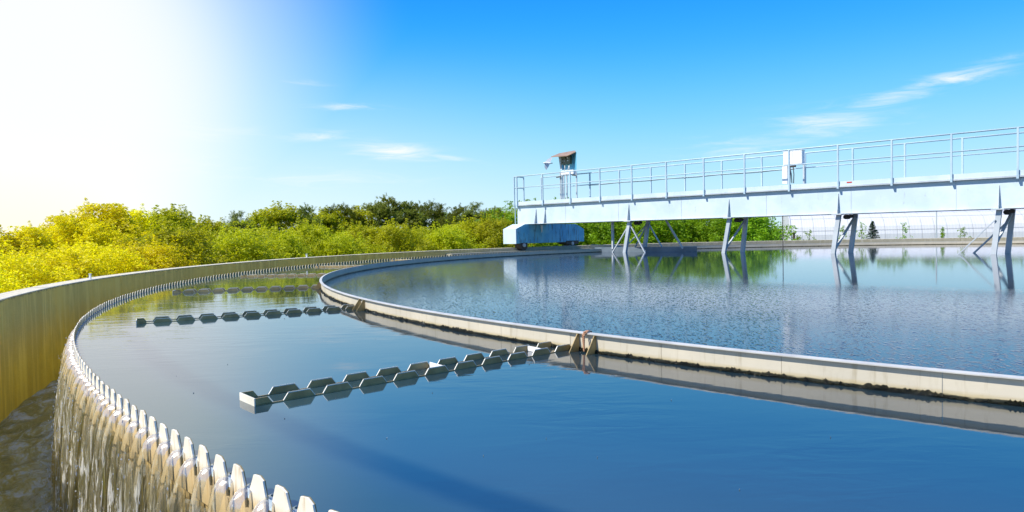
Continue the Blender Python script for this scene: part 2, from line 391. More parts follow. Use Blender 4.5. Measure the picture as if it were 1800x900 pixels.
def m_bark():
    m, q = mat('brown_bark'); n = q.noise(q.scl(q.pos, (1, 1, .25)), 14, 5, .7)
    setp(q, base=q.mix(n, (.05, .035, .02), (.16, .12, .08)), rough=.9, nrm=q.bump(n, .8, .02)); return m
M_bark = m_bark()
def m_hall():
    m, q = mat('white_ribbed_cladding'); n = q.noise(q.pos, .8, 5, .6); s_ = q.noise(q.scl(q.pos, (1, 1, .1)), 3, 4, .6)
    setp(q, base=q.mix(q.step(s_, .5, .8), (.53, .54, .55), (.46, .47, .48)), rough=.45, nrm=q.bump(n, .1, .01)); return m
M_hall = m_hall()
M_seam = m_paint('grey_seam_metal', (.50, .51, .52), (.44, .45, .46), amount=.1)
def m_simple(name, c, rough=.6):
    m, q = mat(name); n = q.noise(q.pos, 30, 3, .6); setp(q, base=q.mix(n, c, tuple(v * .75 for v in c)), rough=rough); return m
M_gull = m_simple('white_feathers', (.85, .85, .86)); M_gulld = m_simple('grey_wing_tip', (.16, .17, .19)); M_beak = m_simple('yellow_beak', (.6, .4, .05))
M_rope = m_simple('frayed_orange_rope', (.50, .26, .14)); M_red = m_simple('red_sticker', (.55, .06, .04))
M_rubber = m_simple('black_rubber', (.02, .02, .022), .5)

# ------------------------------------------------------------------ setting: ground and water
TAU = 2 * math.pi
g = MB(); prev = None
radii = [R_WALL2 - .05, 24, 32, 45, 70, 120, 300, 1000, 6000]
N = 120
for i, r in enumerate(radii):
    for j in range(N):
        a = TAU * j / N; zz = Z_GROUND + (0 if i == 0 else .12 * math.sin(5 * a + i) * (i < 5))
        g.v.append((CX + r * math.cos(a), CY + r * math.sin(a), zz))
for i in range(len(radii) - 1):
    for j in range(N): g.f.append((i * N + j, i * N + (j + 1) % N, (i + 1) * N + (j + 1) % N, (i + 1) * N + j))
tag(g.build('ground', M_ground), kind='structure')

def annulus(name, r0, r1, z, mt, n=240, rings=1):
    b = MB(); rs = [r0 + (r1 - r0) * i / rings for i in range(rings + 1)]
    if r0 <= 0:
        b.v = [(CX + r1 * math.cos(TAU * j / n), CY + r1 * math.sin(TAU * j / n), z) for j in range(n)]; b.f = [tuple(range(n))]
    else:
        for r in rs: b.v += [(CX + r * math.cos(TAU * j / n), CY + r * math.sin(TAU * j / n), z) for j in range(n)]
        for i in range(rings):
            for j in range(n): b.f.append((i * n + j, (i + 1) * n + j, (i + 1) * n + (j + 1) % n, i * n + (j + 1) % n))
    return b.build(name, mt, fix=False)
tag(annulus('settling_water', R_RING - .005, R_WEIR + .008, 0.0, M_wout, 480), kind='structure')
tag(annulus('basin_water', 0, R_RING - .008, 0.002, M_win, 480), kind='structure')
# channel water: real chop
tb = MB(); n = 1400; rs = 14
for i in range(rs + 1):
    r = R_WEIR + .03 + (R_WALL + .02 - R_WEIR - .03) * i / rs
    for j in range(n):
        a = TAU * j / n
        z = Z_TROUGH + .009 * math.sin(a * 97 + r * 9 + 2 * math.sin(a * 31)) + .007 * math.sin(a * 233 - r * 17 + math.sin(r * 8 + a * 50)) + .03 * max(0, 18.85 - r) * math.sin(a * 611 + r * 30)
        tb.v.append((CX + r * math.cos(a), CY + r * math.sin(a), z))
for i in range(rs):
    for j in range(n): tb.f.append((i * n + j, (i + 1) * n + j, (i + 1) * n + (j + 1) % n, i * n + (j + 1) % n))
tag(tb.build('channel_water', M_trough, smooth=True, fix=False), kind='structure')

# ------------------------------------------------------------------ outer concrete wall
wall = empty('outer_tank_wall', (0, 0, 0))
tag(wall, 'curved grey concrete tank wall, flare-tinted ochre on the left, with a pale flat top', 'wall')
NS = 40
for i in range(NS):
    a0 = TAU * i / NS; a1 = TAU * (i + 1) / NS; gp = .004 / R_WALL
    dz = random.uniform(-.002, .002); dr = random.uniform(-.003, .003)
    MB().arc([(R_WALL + dr, -1.6), (R_WALL2, -1.6), (R_WALL2, Z_WALL + dz - .012), (R_WALL2 - .012, Z_WALL + dz), (R_WALL + dr + .012, Z_WALL + dz), (R_WALL + dr, Z_WALL + dz - .012)], a0 + gp, a1 - gp, 14).build('wall_section', M_wall, wall)
MB().arc([(19.0, -.05), (R_WALL - .006, -.05), (R_WALL - .006, .075), (19.0, .075)], R(108), R(140), 30).build('running_track', M_conc, wall)
for px, py, h, wd in ((166, 491, .085, .012), (555, 452.5, .10, .02)):
    p = at(px, py, Z_WALL); rr = Vector((p.x - CX, p.y - CY, 0)); p = pol(R_WALL + .05, math.atan2(rr.y, rr.x), Z_WALL)
    o = MB().box((0, 0, h / 2), (wd, wd, h / 2)).box((0, 0, h + .004), (wd * 1.5, wd * 1.5, .004)).build('marker_peg', M_boxwhite, loc=p)
    tag(o, 'small white peg standing on the wall top before the yellow trees' if px < 200 else 'small pale peg on the wall top before the pines, above the baffles', 'peg', 'pegs on the tank wall')

# ------------------------------------------------------------------ serrated weir
weir = empty('overflow_weir'); tag(weir, 'long curved weir with a comb of pale pointed teeth, spilling water into the channel', 'weir')
MB().arc([(R_WEIR - .05, -1.6), (R_WEIR, -1.6), (R_WEIR, -.085), (R_WEIR - .05, -.085)], 0, TAU, 480, close=True).build('weir_wall', M_weirwall, weir)
NT_ = 775; PITCH = TAU / NT_
A_TIP0 = R(226.335)
tooth_poly = [(-.0745, -.15), (.0745, -.15), (.0745, -.075), (.064, -.068), (.055, .0), (.029, Z_TIP - .003), (-.010, Z_TIP), (-.036, Z_TIP - .013), (-.055, .0), (-.064, -.068), (-.0745, -.075)]
tm = MB().prism(tooth_poly, lambda u, v: (u, 0.0, v), lambda u, v: (u, .010, v))
import bmesh
def fixed(mb, name, mt, smooth=False):
    me = mb.mesh(name, mt, smooth); bm = bmesh.new(); bm.from_mesh(me); bmesh.ops.recalc_face_normals(bm, faces=bm.faces); bm.to_mesh(me); bm.free(); return me
tme = [fixed(MB().prism([(u * random.uniform(.93, 1.05), v + (random.uniform(-.004, .004) if v > .01 else 0)) for u, v in tooth_poly], lambda u, v: (u, 0.0, v), lambda u, v: (u, .010, v)), 'tooth', M_tooth) for _ in range(7)]
def place_pol(name, me, parent, r, a, z=0.0):
    p = pol(r, a, z); return link(name, me, parent, p, (0, 0, a - math.pi / 2))
near_idx = range(-6, 294); rest = MB()
for i in range(NT_):
    a = A_TIP0 - (i - 6) * PITCH
    if i < 300:
        o = place_pol('tooth', tme[i % 7 if i % 3 else (i // 3) % 7], weir, R_WEIR + .001, a); o.rotation_euler[0] = random.uniform(-.02, .02)
    else:
        p = pol(R_WEIR + .001, a); tx = Vector((math.sin(a), -math.cos(a), 0)); ra = Vector((math.cos(a), math.sin(a), 0))
        rest.prism([(-.07, -.12), (.07, -.12), (.046, .0), (.022, Z_TIP), (-.022, Z_TIP), (-.046, .0)], lambda u, v: p + tx * u + Vector((0, 0, v)), lambda u, v: p + tx * u + ra * .01 + Vector((0, 0, v)))
o = rest.build('tooth_row', M_tooth, weir); tag(o, kind='stuff')

# falling water: one jet per notch
fall = empty('falling_water'); tag(fall, 'rows of clear water jets pouring between the weir teeth down into the channel', 'water')
def jet_mesh(seed):
    rn = random.Random(seed); b = MB(); rows, colsn = 22, 6; vel = rn.uniform(.27, .40); ph = rn.uniform(0, 6); w0 = rn.uniform(.033, .043)
    path = [(-.03, .003), (-.008, .001), (.010, -.005)]
    for i in range(1, rows):
        t = .48 * (i / rows) ** .62; path.append((.010 + vel * t * (1 - .25 * t), -.005 - 4.6 * t * t))
    for i, (y, z) in enumerate(path):
        s = i / (len(path) - 1)
        wd = w0 * (1.0 - .35 * min(1, max(0, -z) * 5)) * (1 + .55 * max(0, s - .45)) * (1 + .10 * math.sin(ph + 9 * s))
        cx = .006 * math.sin(ph * 2 + 5 * s) * s
        for j in range(colsn + 1):
            u = j / colsn * 2 - 1
            b.v.append((cx + u * wd, y + (1 - u * u) * (.016 + .012 * (1 - s)) + .004 * math.sin(ph + 17 * s + 3 * u) * s, z + (0 if i > 2 else (1 - u * u) * .004)))
    m = colsn + 1
    for i in range(len(path) - 1):
        for j in range(colsn): b.f.append((i * m + j, i * m + j + 1, (i + 1) * m + j + 1, (i + 1) * m + j))
    return b.mesh('water_jet', M_jet, True)
jets = [jet_mesh(s) for s in range(9)]
for i in range(0, 110):
    a = A_TIP0 - (i - 6 - .5) * PITCH
    o = place_pol('water_jet', jets[(i * 5 + i // 4) % 9], fall, R_WEIR + .004, a)
fb = MB(); n = 330; rows = 14; a0 = R(232); a1 = R(196)
for i in range(rows + 1):
    for j in range(n + 1):
        a = a0 + (a1 - a0) * j / n; z = -.16 - (1.0 - .14) * i / rows
        r = R_WEIR + .018 + .075 * math.sqrt(i / rows) + .010 * math.sin(j * 1.9 + .4 * math.sin(i)) + .007 * math.sin(j * .83)
        fb.v.append(tuple(pol(r, a, z)))
for i in range(rows):
    for j in range(n): fb.f.append((i * (n + 1) + j, i * (n + 1) + j + 1, (i + 1) * (n + 1) + j + 1, (i + 1) * (n + 1) + j))
tag(fb.build('water_film', M_film, fall, smooth=True, fix=False), kind='stuff')
# splashing droplets down the fall
db = MB()
for i in range(900):
    a = R(random.uniform(204, 230)); z = -random.random() ** .7 * 1.02 - .02; r = R_WEIR + .05 + .13 * math.sqrt(-z) + random.gauss(0, .012) + (random.random() * .05 if z < -.9 else 0)
    p = pol(r, a, z); s = random.uniform(.0015, .0042); sz = s * random.uniform(1, 4)
    db.add([p + Vector((s, 0, 0)), p + Vector((-s * .6, s, 0)), p + Vector((-s * .6, -s, 0)), p + Vector((0, 0, sz)), p + Vector((0, 0, -sz))], [(0, 1, 3), (1, 2, 3), (2, 0, 3), (1, 0, 4), (2, 1, 4), (0, 2, 4)])
m_dr, q = mat('white_water_droplets'); setp(q, base=(.85, .87, .88), rough=.1, spec=1.0)
tag(db.build('droplets', m_dr, fall), kind='stuff')

# ------------------------------------------------------------------ inner ring wall
ring = empty('inner_ring_wall'); tag(ring, 'curved cream painted steel ring wall with a thin rim and a black algae line at the water', 'tank ring')
NP = 132
for i in range(NP):
    a0 = R(221.84) + TAU * i / NP; a1 = a0 + TAU / NP; gp = .0012 / R_RING; dr = random.uniform(-.0015, .0015)
    MB().arc([(R_RING - .012, -.3), (R_RING + dr, -.3), (R_RING + dr, Z_RIM - .0105), (R_RING - .012, Z_RIM - .0105)], a0 + gp, a1 - gp, 5).build('panel', M_ring, ring)
MB().arc([(R_RING - .014, Z_RIM - .010), (R_RING + .024, Z_RIM - .010), (R_RING + .024, Z_RIM - .004), (R_RING - .014, Z_RIM)], 0, TAU, 480, close=True).build('rim', M_rim, ring)
ab = MB(); n = 2600; a0, a1 = R(165), R(250)
prof_n = 5
ra = random.Random(5); hh = .03; pr = .01
for j in range(n + 1):
    a = a0 + (a1 - a0) * j / n
    hh = max(.006, min(.027, hh + ra.uniform(-.009, .009))); pr = max(.002, min(.016, pr + ra.uniform(-.0045, .0045)))
    if ra.random() < .01: hh = .008
    for (r, z) in ((0.0, hh), (pr * .6, hh * .8), (pr, hh * .4), (pr * .9, .004), (pr * .5, -.02)):
        ab.v.append(tuple(pol(R_RING + .0015 + r + ra.uniform(0, .005), a, z + ra.uniform(-.006, .006))))
for j in range(n):
    for c in range(4): ab.f.append((j * 5 + c, j * 5 + c + 1, (j + 1) * 5 + c + 1, (j + 1) * 5 + c))
tag(ab.build('algae_crust', M_algae, ring, fix=False), kind='stuff')
BAF = [R(221.52), R(208.05), R(194.45), R(180.9), R(167.3), R(153.7)]
gus = MB().prism([(0, Z_RIM - .014), (0, -.14), (.115, -.14), (.115, -.02), (.018, Z_RIM - .014)], lambda u, v: (-.003, u, v), lambda u, v: (.003, u, v))
gme = fixed(gus, 'bracket', M_zinc)
for a in BAF + [a_ - R(13.5) * 0 for a_ in []]:
    for s in (-1, 1):
        aa = a + R(.95) + s * R(.30) - R(.0)
        o = place_pol('bracket', gme, ring, R_RING + .002, a + s * .0048 + R(.55 if a > R(200) else .3) * 0 + R(.9) * 1.0, 0)

# ------------------------------------------------------------------ castellated baffles
def make_baffle():
    root = empty('castellated_baffle')
    # local x: radial outwards distance from the tank centre, y across, z up
    P_, L0 = .2125, 18.0
    for s in (-1, 1):
        y0 = s * .092
        MB().box((16.90, y0, -.042), (1.115, .0025, .047)).build('side_plate', M_zinc, root)
        th = fixed(MB().prism([(-.083, .004), (.083, .004), (.057, .037), (-.057, .037)], lambda u, v: (u, -.0025, v), lambda u, v: (u, .0025, v)), 'tooth', M_zinc)
        ed = fixed(MB().bar((-.059, 0, .0382), (.059, 0, .0382), .003, .008).bar((-.084, 0, .004), (-.059, 0, .0382), .007, .003).bar((.084, 0, .004), (.059, 0, .0382), .007, .003), 'edge', M_lit_edge)
        for i in range(10):
            x = L0 - .215 - i * P_
            t = link('tooth', th, root, (x, y0, 0), (random.uniform(-.04, .04), 0, 0)); link('edge', ed, t, (0, 0, 0))
        MB().prism([(18.01, .004), (17.925, .004), (17.950, .037), (18.01, .037)], lambda u, v: (u, y0 - .0025, v), lambda u, v: (u, y0 + .0025, v)).build('end_tooth', M_zinc, root)
    MB().box((18.014, 0, -.03), (.003, .096, .068)).build('end_plate', M_lit_edge, root)
    return root
bdir = Vector((0.72207, -0.69182, 0)); bnrm = Vector((0.69182, 0.72207, 0))
proto = make_baffle()
blabels = ['nearest castellated steel baffle, ending in a pale square end close to the weir',
           'second nearest baffle, reaching the ring wall beside the first pair of brackets from the left',
           'third baffle from the front, touching the leftmost bend of the ring wall',
           'fourth baffle from the front, lying over the green reflection of the trees',
           'fifth baffle from the front, short white line just behind the green reflection',
           'farthest visible baffle, a thin pale line under the weir teeth near the back']
for i, a in enumerate(BAF):
    o = proto if i == 0 else copy_tree(proto)
    o.location = (CX, CY, 0); o.rotation_euler = (0, 0, a); tag(o, blabels[i], 'baffle', 'toothed baffles between ring and weir')
for x in (16.86, 16.04):
    MB().prism([(-.086, .002), (.086, .002), (.060, .032), (-.084, .037)], lambda u, v: (x, u, v), lambda u, v: (x + .004, u, v)).build('cross_plate', M_boxwhite, proto)

# frayed rope tied over the rim
ra_ = math.atan2(at(1029, 585, Z_RIM).y - CY, at(1029, 585, Z_RIM).x - CX); pts = []
rb = MB()
for st in range(3):
    pts = []
    for i in range(26):
        s = i / 25; z = Z_RIM + .012 - s * .135; r = R_RING + (.0 + .045 * min(1, s * 6)); ph = s * 22 + st * 2.1
        pts.append(pol(r + .006 * math.sin(ph) * (1.2 - s), ra_ + (.008 * math.cos(ph) * (1.3 - s) + .004 * s) / R_RING, z))
    rb.tube(pts, .0045, 5)
rb.tube([pol(R_RING - .035, ra_, .08), pol(R_RING - .036, ra_, Z_RIM + .004), pol(R_RING, ra_, Z_RIM + .010), pol(R_RING + .04, ra_, Z_RIM + .004)], .006, 6)
tag(rb.build('rope', M_rope, smooth=True), 'frayed orange rope knotted over the ring rim between the two nearest brackets', 'rope')

# ------------------------------------------------------------------ the bridge
SC = 1.03
P0 = Vector((.315 * SC, 30.3 * SC, 0)); ST = 1.474 * SC
ZB, ZD, ZR, ZM = 1.25, 2.107, 3.358, 2.86
WB = 1.2
def bp(t, s, z): return P0 + bdir * (t * SC) + bnrm * s + Vector((0, 0, z))
br = empty('sludge_scraper_bridge', P0); br_off = -P0
tag(br, 'long pale steel walkway bridge with railings, spanning from the tank wall over the water', 'bridge')
def part(mb, name, mt, parent=None, smooth=False):
    o = mb.build(name, mt, parent or br, smooth)
    if parent is None or parent == br: o.location = br_off
    return o
AX = (bdir, bnrm, Vector((0, 0, 1)))
def bbox(t0, t1, s0, s1, z0, z1): 
    a = bp(t0, s0, z0); b = bp(t1, s1, z1)
    return (a + b) / 2, (abs(t1 - t0) * SC / 2, abs(s1 - s0) / 2, abs(z1 - z0) / 2), AX
TE = 21.5
part(MB().box(*bbox(-.09, TE, .04, WB - .04, ZB, ZD - .052)), 'girder', M_white)
part(MB().box(*bbox(-.09, TE, -.035, WB + .035, ZB - .018, ZB - .002)), 'bottom_flange', M_leg)
part(MB().box(*bbox(-.10, TE, -.06, WB + .06, ZD - .05, ZD - .005)), 'deck', M_leg)
part(MB().box(*bbox(-.10, TE, -.045, -.035, ZD - .003, ZD + .13)), 'toe_board', M_white)
part(MB().box(*bbox(-.10, TE, WB + .035, WB + .045, ZD - .003, ZD + .13)), 'toe_board', M_white)
for i, t in enumerate((2.6, 5.2, 7.9, 11.0, 13.6, 16.3, 19.0)):
    part(MB().box(*bbox(t - .006, t + .006, .034, .0385, ZB + .002, ZD - .055)), 'weld_seam', M_leg)
pme = fixed(MB().box((0, 0, 0), (.024, .024, (ZR - ZD + .10) / 2)).box((0, 0, -.62), (.028, .035, .05)), 'post', M_rail)
yaw = math.atan2(bdir.y, bdir.x)
for i in range(0, 15):
    link('post', pme, br, bp(1.474 * i, -.075, (ZR + ZD - .10) / 2) + br_off, (0, 0, yaw))
for i in range(0, 15):
    if i == 0:
        for tt in (.25,): link('post', pme, br, bp(tt, WB + .075, (ZR + ZD - .10) / 2) + br_off, (0, 0, yaw))
        continue
    link('post', pme, br, bp(1.474 * i, WB + .075, (ZR + ZD - .10) / 2) + br_off, (0, 0, yaw))
link('post', pme, br, bp(-.16, -.075, (ZR + ZD - .10) / 2) + br_off, (0, 0, yaw))
link('post', pme, br, bp(-.16, .55, (ZR + ZD - .10) / 2) + br_off, (0, 0, yaw))
for s in (-.075, WB + .075):
    t0 = -.16 if s < 0 else .2
    part(MB().tube([bp(t0, s, ZR), bp(TE, s, ZR)], .024, 8), 'top_rail', M_rail, smooth=True)
    part(MB().tube([bp(t0, s, ZM), bp(TE, s, ZM)], .019, 8), 'middle_rail', M_rail, smooth=True)
part(MB().tube([bp(-.16, -.075, ZR), bp(-.16, .55, ZR)], .022, 8), 'end_rail', M_rail, smooth=True)
part(MB().tube([bp(-.16, -.075, ZM), bp(-.16, .55, ZM)], .018, 8), 'end_rail', M_rail, smooth=True)
# dark cable lying along the far middle rail
part(MB().tube([bp(2.9 + i * .45, WB + .045, ZM - .03 - .012 * math.sin(i * 1.3)) for i in range(20)], .010, 6), 'cable', M_rubber, smooth=True)
part(MB().tube([bp(15 + i * .5, WB + .03, ZD + .16 + .008 * math.sin(i * 1.9)) for i in range(12)], .008, 6), 'cable', M_rubber, smooth=True)
# end ladder
lad = part(MB().bar(bp(-.19, .0, ZB), bp(-.19, .0, ZD - .06), .03).bar(bp(-.19, .42, ZB), bp(-.19, .42, ZD - .06), .03), 'ladder', M_rail)
lad2 = MB()
for z in (1.35, 1.55, 1.75, 1.95): lad2.bar(bp(-.19, .01, z), bp(-.19, .41, z), .022)
lad2.build('rung', M_rail, lad)
# stiffener fins and legs
fin = fixed(MB().prism([(0, 0), (-.14, 0), (-.012, .62), (0, .62)], lambda u, v: (-.006, u, v), lambda u, v: (.006, u, v)), 'stiffener', M_leg)
for t in (1.0, 1.51, 5.683, 9.715, 13.242, 17.276): link('stiffener', fin, br, bp(t, .036, ZB + .002) + br_off, (0, 0, yaw))
def leg(tb, sb, tt, s_t, w_=.105, zb=-.6, zt=ZB - .02, name='leg'):
    a = bp(tb, sb, 0); b = bp(tt, s_t, zt); d = (b - a); a2 = a + d * (zb / zt)
    return part(MB().bar(a2, b, w_, w_, ref=bdir), name, M_leg)
LB = [5.447, 9.485, 13.067, 17.151]; LT = [5.683, 9.715, 13.242, 17.276]
FB = [5.695, 9.706, 13.267, 17.321]; FT = [5.887, 9.842, 13.417, 17.428]
for i in range(4):
    leg(LB[i], .08, LT[i], .08, .125 if i else .13); leg(FB[i], 1.05, FT[i], 1.05, .125)
    part(MB().box(*bbox(LT[i] - .16, LT[i] + .12, -.10, .10, ZB - .045, ZB - .019)), 'foot_plate', M_leg)
    c = bp(LT[i] + .12, .42, ZB - .11)
    part(MB().tube([c - bnrm * .14, c + bnrm * .14], .075, 10).tube([c + bdir * .12 + Vector((0, 0, .02)) - bnrm * .1, c + bdir * .12 + Vector((0, 0, .02)) + bnrm * .1], .055, 10), 'guide_roller', M_dark)
def brace(a, b, w_=.06):
    d = (b - a).normalized(); return part(MB().bar(a, b, w_, w_ * .6), 'brace', M_leg)
def below(a, b, z=-.4):   # extend line a->b to height z
    d = b - a; return a + d * ((z - a.z) / d.z)
def onplane(px, py, s):
    """point on the vertical plane of the bridge at offset s seen at a photo position"""
    d = right * (px - 900) + up * (450 - py) + D_ * F; O = Vector((0, 0, CAMZ)); q0 = P0 + bnrm * s
    t = (q0 - O).dot(bnrm) / d.dot(bnrm); return O + d * t
for s, top, bots in ((.08, (1107, 393), ((1077, 443.5), (1133.5, 443.5))), (1.05, (1139, 391), ((1112.5, 442), (1168, 442.5)))):
    a = onplane(*top, s)
    for bt in bots: brace(a, below(a, onplane(*bt, s)), .06)
brace(bp(5.9, 1.05, ZB - .1), bp(5.5, .10, .25), .05)
for i in (1, 2, 3):
    brace(bp(FT[i], 1.0, ZB - .08), bp(LB[i] + .03, .12, .12 if i < 3 else .25), .07)
a = onplane(1750, 386, .0); brace(a, below(a, onplane(1681.5, 450, .0)), .045)
a = onplane(1772, 389, 1.0); brace(a, below(a, onplane(1709, 447.5, 1.0)), .075)
part(MB().tube([bp(11.43, .3, -.5), bp(11.43, .3, ZB - .02)], .012, 6), 'probe_rod', M_dark)

# end carriage with wheels
T0 = .62 / 1.0
def cp(t, s, z): return bp(t, s, z)
prof = [(-.82, .39), (-.82, 1.02), (-.22, 1.228), (3.30, 1.228), (3.92, .98), (3.92, .39)]
body = MB().prism(prof, lambda s, z: cp(.60, s, z), lambda s, z: cp(-.15, s, z)).build('carriage_box', M_blue, br); body.location = br_off  # blue body tone also holds the shade on the side facing the tank
def plate(s0, s1, z0, z1, nm='panel'): part(MB().box((cp(.606, s0, z0) + cp(.606, s1, z1)) / 2, (.006, abs(s1 - s0) / 2, abs(z1 - z0) / 2), AX), nm, M_blue)
plate(-.79, .68, .42, 1.0); plate(.70, 2.08, .42, 1.2); plate(2.10, 3.86, .42, .97)
endw = MB().prism([(-.84, .385), (-.84, 1.025), (-.235, 1.24), (-.235, 1.228), (-.822, 1.014), (-.822, .385)], lambda s, z: cp(.60, s, z), lambda s, z: cp(-.15, s, z)); part(endw, 'sunlit_end_cover', M_white)  # white cover paints the sunlit end face of the carriage
part(MB().prism([(0, 1.18), (.12, 1.18), (.06, .86)], lambda s, z: cp(.615, .75 + s, z), lambda s, z: cp(.66, .75 + s, z)), 'lifting_lug', M_boxwhite)
for s in (-.35, 3.0):
    c = cp(.25, s, .325 if s < 0 else .325); A0 = cp(.62, s, .315); 
    wh = MB().tube([A0 - bdir * .34, A0 - bdir * .02], .24, 24).build('wheel', M_dark, br); wh.location = br_off
    hb = MB().tube([A0 - bdir * .03, A0 + bdir * .025], .085, 14).tube([A0 + bdir * .02, A0 + bdir * .04], .04, 10).build('hub', M_leg, wh)
part(MB().box(*bbox(.2, .63, 2.55, 3.45, .28, .45)), 'motor_cover', M_dark)

# ------------------------------------------------------------------ control kiosk on the deck
kz = ZD + .0
ko = bp(2.3, .62, kz); kiosk = empty('control_kiosk', ko)
tag(kiosk, 'weathered blue control kiosk with tilted orange plywood roof standing on the bridge deck', 'kiosk')
def kp(mb, name, mt, smooth=False, parent=None):
    o = mb.build(name, mt, parent or kiosk, smooth)
    if parent is None: o.location = -ko
    return o
def kk(px, py, s): return onplane(px, py, s)
def slab(pts, thick, nrm):
    nrm = Vector(nrm); b = MB(); n = len(pts)
    return b.add([Vector(p) for p in pts] + [Vector(p) + nrm * thick for p in pts], [tuple(range(n))[::-1], tuple(range(n, 2 * n))] + [(i, (i + 1) % n, n + (i + 1) % n, n + i) for i in range(n)])
kb = [kk(984.5, 274, .75), kk(1011.5, 266.5, .75), kk(1012.5, 298, .75), kk(987, 298.5, .75)]
kp(slab(kb, .025, bnrm), 'back_panel', M_blue)
kp(slab([kk(1009.5, 267, .72), kk(1012.5, 267, .3), kk(1013, 298, .3), kk(1010, 298, .72)], .02, bdir), 'side_panel', M_blue)
kp(slab([kk(982, 273.5, .72), kk(985, 273.5, .72), kk(988, 298, .72), kk(985.6, 298, .72)], .02, -bdir), 'side_panel', M_boxwhite)
kp(slab([kk(968.5, 276.5, .35), kk(997, 274.5, .30), kk(1011.5, 267.5, .25), kk(1011.5, 265.5, .95), kk(983, 270.5, 1.0)], .03, (0, 0, 1)), 'roof', M_plank)
gc = kk(995.5, 282, .66)
gb = MB().box(gc, (.25, .07, .16), AX).build('instrument_box', M_gauge, kiosk); gb.location = -ko
for dx, dz in ((-.14, .05), (-.05, -.03), (.06, .04), (.15, -.02), (.02, .1), (-.15, -.08), (.13, .09)):
    MB().tube([gc + bdir * dx + Vector((0, 0, dz)) - bnrm * .095, gc + bdir * dx + Vector((0, 0, dz)) - bnrm * .07], .026, 10).build('dial', random.choice([M_boxwhite, M_dark, M_leg]), gb)
kp(MB().box(kk(999.5, 303, .66), (.34, .10, .085), AX), 'junction_shelf', M_boxwhite)
for px, w_ in ((985, .045), (987.5, .03), (991, .035), (996, .045), (1013.2, .045)):
    top = kk(px, 303, .62); kp(MB().bar((top.x, top.y, kz), top, w_), 'leg', M_leg)
for x0, x1 in ((991, 993), (996, 1000), (998, 1001)):
    kp(MB().tube([kk(x0, 302, .58), kk((x0 + x1) / 2 + 1, 297, .57), kk(x1, 291, .58)], .02, 6), 'conduit', M_leg, True)
kp(MB().bar(kk(978, 312, .55), kk(986, 310.5, .55), .04), 'handle', M_dark)
kp(MB().bar(kk(1006, 308, .55), kk(1012, 308.5, .55), .04), 'handle', M_dark)

# white switch cabinet
co = bp(11.6, .62, ZD); cab = empty('switch_cabinet', co)
tag(cab, 'white electrical cabinet on thin legs behind the bridge railing, further right', 'electrical cabinet')
def cpn(mb, name, mt, smooth=False):
    o = mb.build(name, mt, cab, smooth); o.location = -co; return o
c0 = onplane(1377, 289, .62); c1_ = onplane(1410, 289, .62); L = (c1_ - c0).length; hgt = (onplane(1393, 265.5, .62) - onplane(1393, 289, .62)).z
cc = (c0 + c1_) / 2 + Vector((0, 0, hgt / 2))
cpn(MB().box(cc + bnrm * .11, (L / 2, .11, hgt / 2), AX), 'housing', M_boxwhite)
cpn(MB().box(cc - bnrm * .008 - bdir * L * .24, (L * .24, .006, hgt / 2 - .012), AX), 'door', M_boxwhite)
cpn(MB().box(cc - bnrm * .008 + bdir * L * .25, (L * .235, .006, hgt / 2 - .012), AX), 'door', M_boxwhite)
cpn(MB().box(cc + bnrm * .11 + Vector((0, 0, hgt / 2 + .008)), (L / 2 + .015, .125, .008), AX), 'lid', M_boxwhite)
cpn(slab([onplane(1375, 291, .62), onplane(1384, 291, .62), onplane(1384, 323, .62), onplane(1375, 323, .62)], .12, bnrm), 'cable_duct', M_boxwhite)
e = onplane(1413, 300, .68)
cpn(MB().bar((e.x, e.y, ZD), (e.x, e.y, cc.z - hgt / 2), .05), 'leg', M_leg)
for px, pt in ((1388.5, 1388), (1395, 1394), (1392, 1388)):
    a = onplane(px, 322, .6); b = onplane(pt, 291, .6); cpn(MB().tube([a, (a + b) / 2 + bdir * .02, b], .014, 6), 'cable', M_rubber, True)
cpn(MB().box(onplane(1392, 292.5, .6), (.12, .05, .03), AX), 'gland_plate', M_dark)
st = MB().box(bp(13.72 / 1.0 - .14, -.049, ZD + .085), (.075, .002, .02), AX).build('sticker', M_red, br); st.location = br_off

# scum board and ramp below the bridge
A_ = at(1046, 443, 0); B_ = at(1225, 442.5, 0); d = (B_ - A_).normalized(); nn = Vector((-d.y, d.x, 0))
sb = empty('scum_board', (A_ + B_) / 2); tag(sb, 'grey steel skimmer board hanging under the bridge at the waterline', 'skimmer board')
o = MB().box((A_ + B_) / 2 + Vector((0, 0, .03)), ((B_ - A_).length / 2, .02, .165), (d, nn, Vector((0, 0, 1)))).build('board', M_board, sb); o.location = -(A_ + B_) / 2
for t, tp in ((1076.5, onplane(1076.5, 389, .6)), (1196, onplane(1170.5, 387, .9))):
    q_ = at(t, 443, 0); base = A_ + d * ((q_ - A_).dot(d)) + Vector((0, 0, .12))
    o = MB().bar(base, Vector((tp.x, tp.y, ZB - .02)), .10, .07).build('hanger', M_leg, sb); o.location = -(A_ + B_) / 2
R0 = at(1045, 442, 0) - nn * .0 + nn * -.35; 
rp = MB().prism([(0, -.3), (2.2, -.3), (2.2, .0), (1.05, .26), (.0, .30)], lambda u, v: R0 + d * u + Vector((0, 0, v)), lambda u, v: R0 + d * u + nn * .3 + Vector((0, 0, v)))
tag(rp.build('scum_ramp', M_conc), 'pale concrete ramp sloping into the water beside the end of the ring wall', 'ramp')

